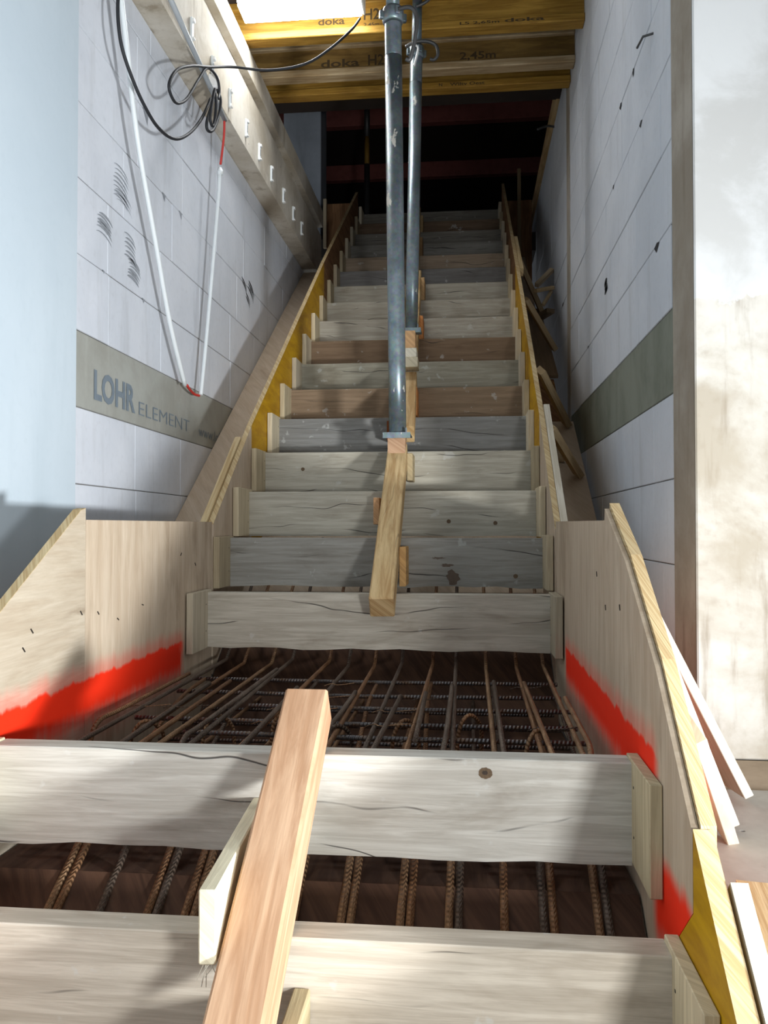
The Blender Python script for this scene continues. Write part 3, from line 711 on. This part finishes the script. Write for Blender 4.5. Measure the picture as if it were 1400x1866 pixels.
def scrap(name, label, A, B, w, h, c, cat='scrap wood', side=(1, 0, 0)):
    return tag(bar(name, A, B, w, h, 'cleat', color=srgb(*c), side=side, bev=.0015), label, cat, 'offcuts on the right margin')
def dk(x, y, l=.0): return V((x, y, psof(y)+.022+l))
scrap('offcut', 'long board lying beside the right form near the lowest brace', dk(.375, 3.32), dk(.40, 4.05), .075, .02, (188, 166, 132))
scrap('offcut', 'flat board lying on the right margin below the second brace', dk(.455, 4.13), dk(.445, 4.37), .06, .022, (176, 156, 126))
scrap('offcut', 'upper stick leaning towards the wall in the offcut pile', on('x', .47, 978, 520), on('x', .585, 1006, 492), .03, .03, (196, 176, 146))
scrap('offcut', 'middle stick lying level in the offcut pile', on('x', .45, 976, 530), on('x', .575, 1008, 524), .03, .022, (206, 180, 138))
scrap('offcut', 'short pale stick at the bottom of the offcut pile', on('x', .50, 990, 556), on('x', .565, 1005, 531), .02, .02, (198, 176, 140))
scrap('offcut', 'square block of wood under the offcut pile', on('x', .50, 984, 578), on('x', .56, 1004, 566), .06, .03, (150, 130, 104))
scrap('offcut', 'wide plank ending above the dark gap by the right wall', dk(.47, 4.95), dk(.45, 5.9), .15, .022, (140, 120, 96))
scrap('offcut', 'narrow upright lath behind the top of the right form', V((.45, 7.0, psof(7.0)+.002)), V((.45, 7.0, 3.05)), .03, .02, (150, 130, 100))
a = on('x', FRX+T+.03, 989, 748); b = on('x', FRX+T+.03, 1014, 950)
tag(bar('edge_batten', V((FRX+T+.013, 2.90, ptop(2.90)-.03)), V((FRX+T+.013, 3.52, ptop(3.52)-.015)), .024, .055, 'white'), 'pale batten nailed along the outer top of the right plywood panel', 'batten')
tag(bar('edge_batten', V((FRX+T+.012, 5.0, ptop(5.0)-.02)), V((FRX+T+.012, 5.6, ptop(5.6)-.02)), .022, .05, 'plyedge'), 'short batten at the yellow end of the right form', 'batten')
# outside of the landing on the right
ox = FRX+.038
w0 = on('x', .375, 1163, 1066)
t = tag(box('waler', ox+.002, ox+.058, w0.y, 2.80, w0.z-.085, w0.z, 'white', bev=.002), 'square timber with bright sawn end outside the right landing sheet', 'timber')
def lean(name, label, A, B, w, h, side, mat): return tag(bar(name, A, B, w, h, mat, side=side, bev=.0015), label, 'board', 'boards leaning outside the right form')
a = on('z', FLOOR+.02, 1346, 1440); b = on('x', .415, 1181, 1118)
lean('leaning_board', 'bright plywood strip leaning outward from the right form to the floor', a, b, .15, .02, (0, -1, .1), 'white')
a = on('z', FLOOR+.03, 1328, 1492); b = on('x', .365, 1205, 1180)
lean('leaning_board', 'greyish board leaning behind the stubby brace on the right', a, b, .06, .022, (0, -1, 0), 'white')
a = on('z', FLOOR+.03, 1312, 1500); b = on('x', .352, 1248, 1308)
lean('leaning_board', 'short beige brace board against the right form', a, b, .10, .022, (0, -1, 0), 'ply')
tag(bar('edge_batten', V((ox+.006, 1.12, -.475)), V((ox+.006, .62, -.905)), .022, .06, 'white'), 'pale batten along the outside of the bottom right panel', 'batten')
a, b = on('z', FLOOR+.02, 1372, 1620), on('z', FLOOR+.02, 1475, 1866)
tag(bar('floor_offcut', a, b, .05, .024, 'plyedge', side=(1, 0, 0)), 'small board lying on the floor at the bottom right corner', 'board')
# ---------------------------------------------------------------- conduits and cables on the left wall
xc = -1.165
lamp_end = on('y', 3.98, 656, 34)
def px3(lst): return [on('x', x, a, b) for x, a, b in lst]
tag(tube('conduit', spline(px3([(-1.175, 216, -40), (-1.175, 228, 60), (-1.18, 250, 250), (-1.19, 283, 440), (-1.20, 310, 590), (-1.205, 337, 702)]), 6), .0095, 'conduit', seg=12), 'long white conduit hanging loose in front of the left wall', 'conduit')
t = tag(tube('conduit', spline(px3([(-1.205, 366, 720), (-1.20, 374, 640), (-1.19, 388, 480), (-1.18, 397, 370), (-1.175, 401, 306)]), 6), .0088, 'conduit', seg=12), 'shorter white conduit hanging from the red cord', 'conduit')
p = on('x', -1.175, 401, 314); tube('coupling', [p+V((0, 0, -.012)), p+V((0, 0, .012))], .0145, 'conduit', t, 10)
tag(tube('conduit', px3([(-1.125, 300, -25), (-1.125, 352, 90), (-1.135, 383, 158), (-1.14, 410, 219)]), .011, 'greypipe', seg=12), 'grey conduit fixed along the concrete ledge beam', 'conduit')
tag(tube('tie_string', spline(px3([(-1.14, 409, 219), (-1.15, 408, 250), (-1.175, 402, 300)]), 6), .0055, 'redcord', seg=8), 'red cord tying the grey and white conduits together', 'cord')
tag(tube('tie_string', spline(px3([(-1.205, 341, 702), (-1.21, 346, 710), (-1.215, 354, 718), (-1.208, 363, 721)]), 6), .006, 'redcord', seg=8), 'red cord end bridging the lower ends of the white conduits', 'cord')
tag(tube('black_cable', spline(px3([(-1.17, 216, -20), (-1.165, 215, 30), (-1.16, 222, 85), (-1.15, 240, 140), (-1.14, 262, 190), (-1.13, 288, 232), (-1.12, 318, 253), (-1.12, 345, 243), (-1.125, 368, 215), (-1.12, 384, 180)]), 8), .0065, 'black', seg=8), 'long black cable sagging across the top of the left wall', 'cable')
tag(tube('black_cable', spline([lamp_end]+[on('y', *q) for q in ((3.92, 640, 55), (3.87, 600, 90), (3.8, 555, 117), (3.72, 490, 128), (3.62, 425, 122))]+px3([(-1.10, 383, 122)])
    + px3([(-1.105, 350, 120), (-1.11, 322, 128), (-1.11, 308, 155), (-1.11, 316, 182), (-1.11, 327, 188), (-1.11, 342, 178), (-1.11, 362, 145), (-1.105, 378, 124), (-1.10, 395, 140), (-1.10, 400, 165), (-1.095, 398, 180)]), 8), .006, 'black', seg=8),
    'black cable running from the lamp to the conduits with one loop', 'cable')
tag(tube('cable_coil', spline(px3([(-1.12, 392, 158), (-1.10, 402, 180), (-1.10, 399, 210), (-1.10, 389, 236), (-1.10, 379, 238), (-1.10, 377, 222), (-1.10, 386, 190), (-1.10, 391, 165), (-1.085, 394, 185), (-1.085, 392, 215), (-1.085, 388, 230), (-1.085, 383, 215), (-1.085, 388, 180), (-1.085, 392, 162)]), 8), .0065, 'black', seg=8),
    'coiled bundle of black cable knotted at the conduit clip', 'cable')
p = on('x', -1.135, 386, 150); tag(box('cable_clip', p.x-.012, p.x+.03, p.y-.02, p.y+.02, p.z-.03, p.z+.03, 'whiteplastic', bev=.005), 'small white clip holding the knotted cables', 'clip')
# ---------------------------------------------------------------- hanging lamp
la, lb = on('y', 4.10, 430, 45), on('y', 3.95, 660, 42); la.z += .011
t = thing('hanging_lamp', 'glaring white light panel hanging below the yellow beams at upper left', 'lamp', ((la.x+lb.x)/2, 4.0, 2.48))
box('diffuser', -1.13, lb.x-.018, 3.95, 4.10, la.z-.01, la.z+.005, 'lampglow', t, bev=.004)
box('front_diffuser', -1.13, lb.x-.018, 3.944, 3.949, la.z+.005, la.z+.16, 'lampglow', t)
box('housing', -1.13, lb.x-.016, 3.952, 4.10, la.z+.006, la.z+.17, 'whiteplastic', t, bev=.004)
box('end_cap', lb.x-.014, lb.x, 3.945, 4.10, la.z-.008, la.z+.165, 'whiteplastic', t, bev=.01)
rod('hanger', (-.95, 4.03, la.z+.17), (-.95, 4.03, 2.749), .004, 'steel', t, 8); rod('hanger', (-.62, 4.03, la.z+.17), (-.62, 4.03, 2.749), .004, 'steel', t, 8)
# ---------------------------------------------------------------- work light on the floor right of the stair (throws the long shadows)
def work_light(LP, tgt, watt, spread, label, nm):
    dv = (tgt-LP).normalized()
    t = thing('work_light', label, 'lamp', (LP.x, LP.y, FLOOR+.006), 'work lights on low stands')
    sx = dv.cross(V((0, 0, 1))).normalized(); uz = sx.cross(dv)
    def obx(name, c, a, b, d_, mat, parent):
        A, B_, C_ = sx*a, uz*b, dv*d_
        return hexa(name, [c-A-C_-B_, c+A-C_-B_, c+A+C_-B_, c-A+C_-B_, c-A-C_+B_, c+A-C_+B_, c+A+C_+B_, c-A+C_+B_], mat, parent, bev=.004)
    hs = obx('housing', LP-dv*.04, .13, .10, .025, 'steel', t)
    obx('lens', LP-dv*.011, .115, .085, .003, 'floodglow', hs)
    for s in (-1, 1): bar('stand_leg', V((LP.x, LP.y, LP.z-.1))-dv*.04+sx*s*.1, V((LP.x, LP.y, FLOOR+.018))-dv*.04+sx*s*.16, .02, .02, 'steel', t)
    bar('stand_foot', V((LP.x, LP.y, FLOOR+.018))-dv*.04+sx*.16, V((LP.x, LP.y, FLOOR+.018))-dv*.04-sx*.16, .02, .02, 'steel', t, side=(0, 0, 1))
    ld = bpy.data.lights.new(nm, 'AREA'); ld.shape = 'RECTANGLE'; ld.size = .22; ld.size_y = .16; ld.energy = watt; ld.spread = spread; ld.color = (.95, .98, 1)
    lo = bpy.data.objects.new(nm, ld); COL.objects.link(lo)
    lo.matrix_world = Matrix.Translation(LP+dv*.004) @ Matrix(((sx.x, uz.x, -dv.x, 0), (sx.y, uz.y, -dv.y, 0), (sx.z, uz.z, -dv.z, 0), (0, 0, 0, 1)))
work_light(V((1.58, .30, -.35)), V((-1.4, 2.35, .55)), FLOOD_W[0], 2.2, 'low work light on the floor right beside the landing', 'work_light_beam')
work_light(V((.86, -.47, -.19)), V((-1.1, 2.7, .35)), FLOOD_W[1], 2.6, 'work light standing farther down beside the lower steps', 'work_light_beam_lower')
# ---------------------------------------------------------------- dark upper storey
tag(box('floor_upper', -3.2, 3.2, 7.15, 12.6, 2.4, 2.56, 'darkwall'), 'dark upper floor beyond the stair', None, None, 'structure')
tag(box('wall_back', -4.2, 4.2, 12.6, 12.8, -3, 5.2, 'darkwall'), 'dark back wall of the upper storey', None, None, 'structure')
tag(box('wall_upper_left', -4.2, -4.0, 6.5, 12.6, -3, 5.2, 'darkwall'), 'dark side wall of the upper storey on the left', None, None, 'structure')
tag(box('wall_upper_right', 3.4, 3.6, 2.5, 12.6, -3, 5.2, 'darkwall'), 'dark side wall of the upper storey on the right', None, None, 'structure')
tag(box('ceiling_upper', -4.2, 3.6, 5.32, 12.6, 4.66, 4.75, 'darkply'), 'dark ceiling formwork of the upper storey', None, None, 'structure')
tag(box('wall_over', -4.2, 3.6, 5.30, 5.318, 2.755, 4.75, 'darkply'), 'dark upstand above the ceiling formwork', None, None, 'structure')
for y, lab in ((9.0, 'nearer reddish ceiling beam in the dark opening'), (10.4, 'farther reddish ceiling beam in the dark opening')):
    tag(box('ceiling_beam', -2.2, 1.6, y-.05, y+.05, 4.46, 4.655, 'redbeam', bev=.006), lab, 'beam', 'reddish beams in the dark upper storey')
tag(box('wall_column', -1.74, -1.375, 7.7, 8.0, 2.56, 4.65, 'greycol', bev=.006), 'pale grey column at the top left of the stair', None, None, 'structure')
p = on('y', 8.5, 669, 300)
t = thing('far_prop', 'thin dark prop with a yellow section in the upper opening', 'prop', (p.x, 8.5, 2.56))
rod('lower_tube', (p.x, 8.5, 2.561), (p.x, 8.5, on('y', 8.5, 669, 300).z), .03, 'steel', t, 14); rod('yellow_section', (p.x, 8.5, on('y', 8.5, 669, 300).z), (p.x, 8.5, on('y', 8.5, 669, 250).z), .026, 'beamyel', t, 14)
rod('upper_tube', (p.x, 8.5, on('y', 8.5, 669, 250).z), (p.x, 8.5, 4.655), .03, 'steel', t, 14)
q = on('y', 7.05, 596, 372)
t = tag(box('end_sheet', q.x, FLX-T-.004, 7.05, 7.071, 1.9, q.z, 'brownply'), 'brown plywood sheet closing the gap left of the stair head', 'plywood sheet')
tag(box('end_lath', q.x-.03, q.x-.002, 7.03, 7.07, on('y', 7.05, 596, 452).z, q.z+.04, 'cleat', color=srgb(190, 176, 150)), 'narrow lath beside the sheet left of the stair head', 'batten')
tag(box('end_sheet', FRX+T+.006, .56, 7.05, 7.071, 1.9, 2.80, 'brownply'), 'brown plywood sheet closing the gap right of the stair head', 'plywood sheet')
p = on('x', XR-.02, 1005, 232)
tag(tube('bent_wire', spline([p+V((.03, 0, 0)), p+V((-.02, -.02, .0)), p+V((-.06, -.05, -.02)), p+V((-.10, -.06, -.04))], 5), .008, 'steel', seg=8), 'bent steel wire sticking out of the right wall top', 'wire')
p = on('x', XR, 1192, 59)
tag(tube('wall_nail', [p+V((.01, 0, 0)), p+V((-.03, .02, 0)), p+V((-.034, .09, .005))], .004, 'steel', seg=8), 'thin steel pin high on the right block wall', 'pin')
p = on('x', XL+.013, 262, 1)
tag(box('red_fixture', XL+.0125, XL+.05, p.y-.03, p.y+.03, p.z, p.z+.06, 'redcord', bev=.01), 'small red plastic fixture high on the painted left wall', 'fixture')
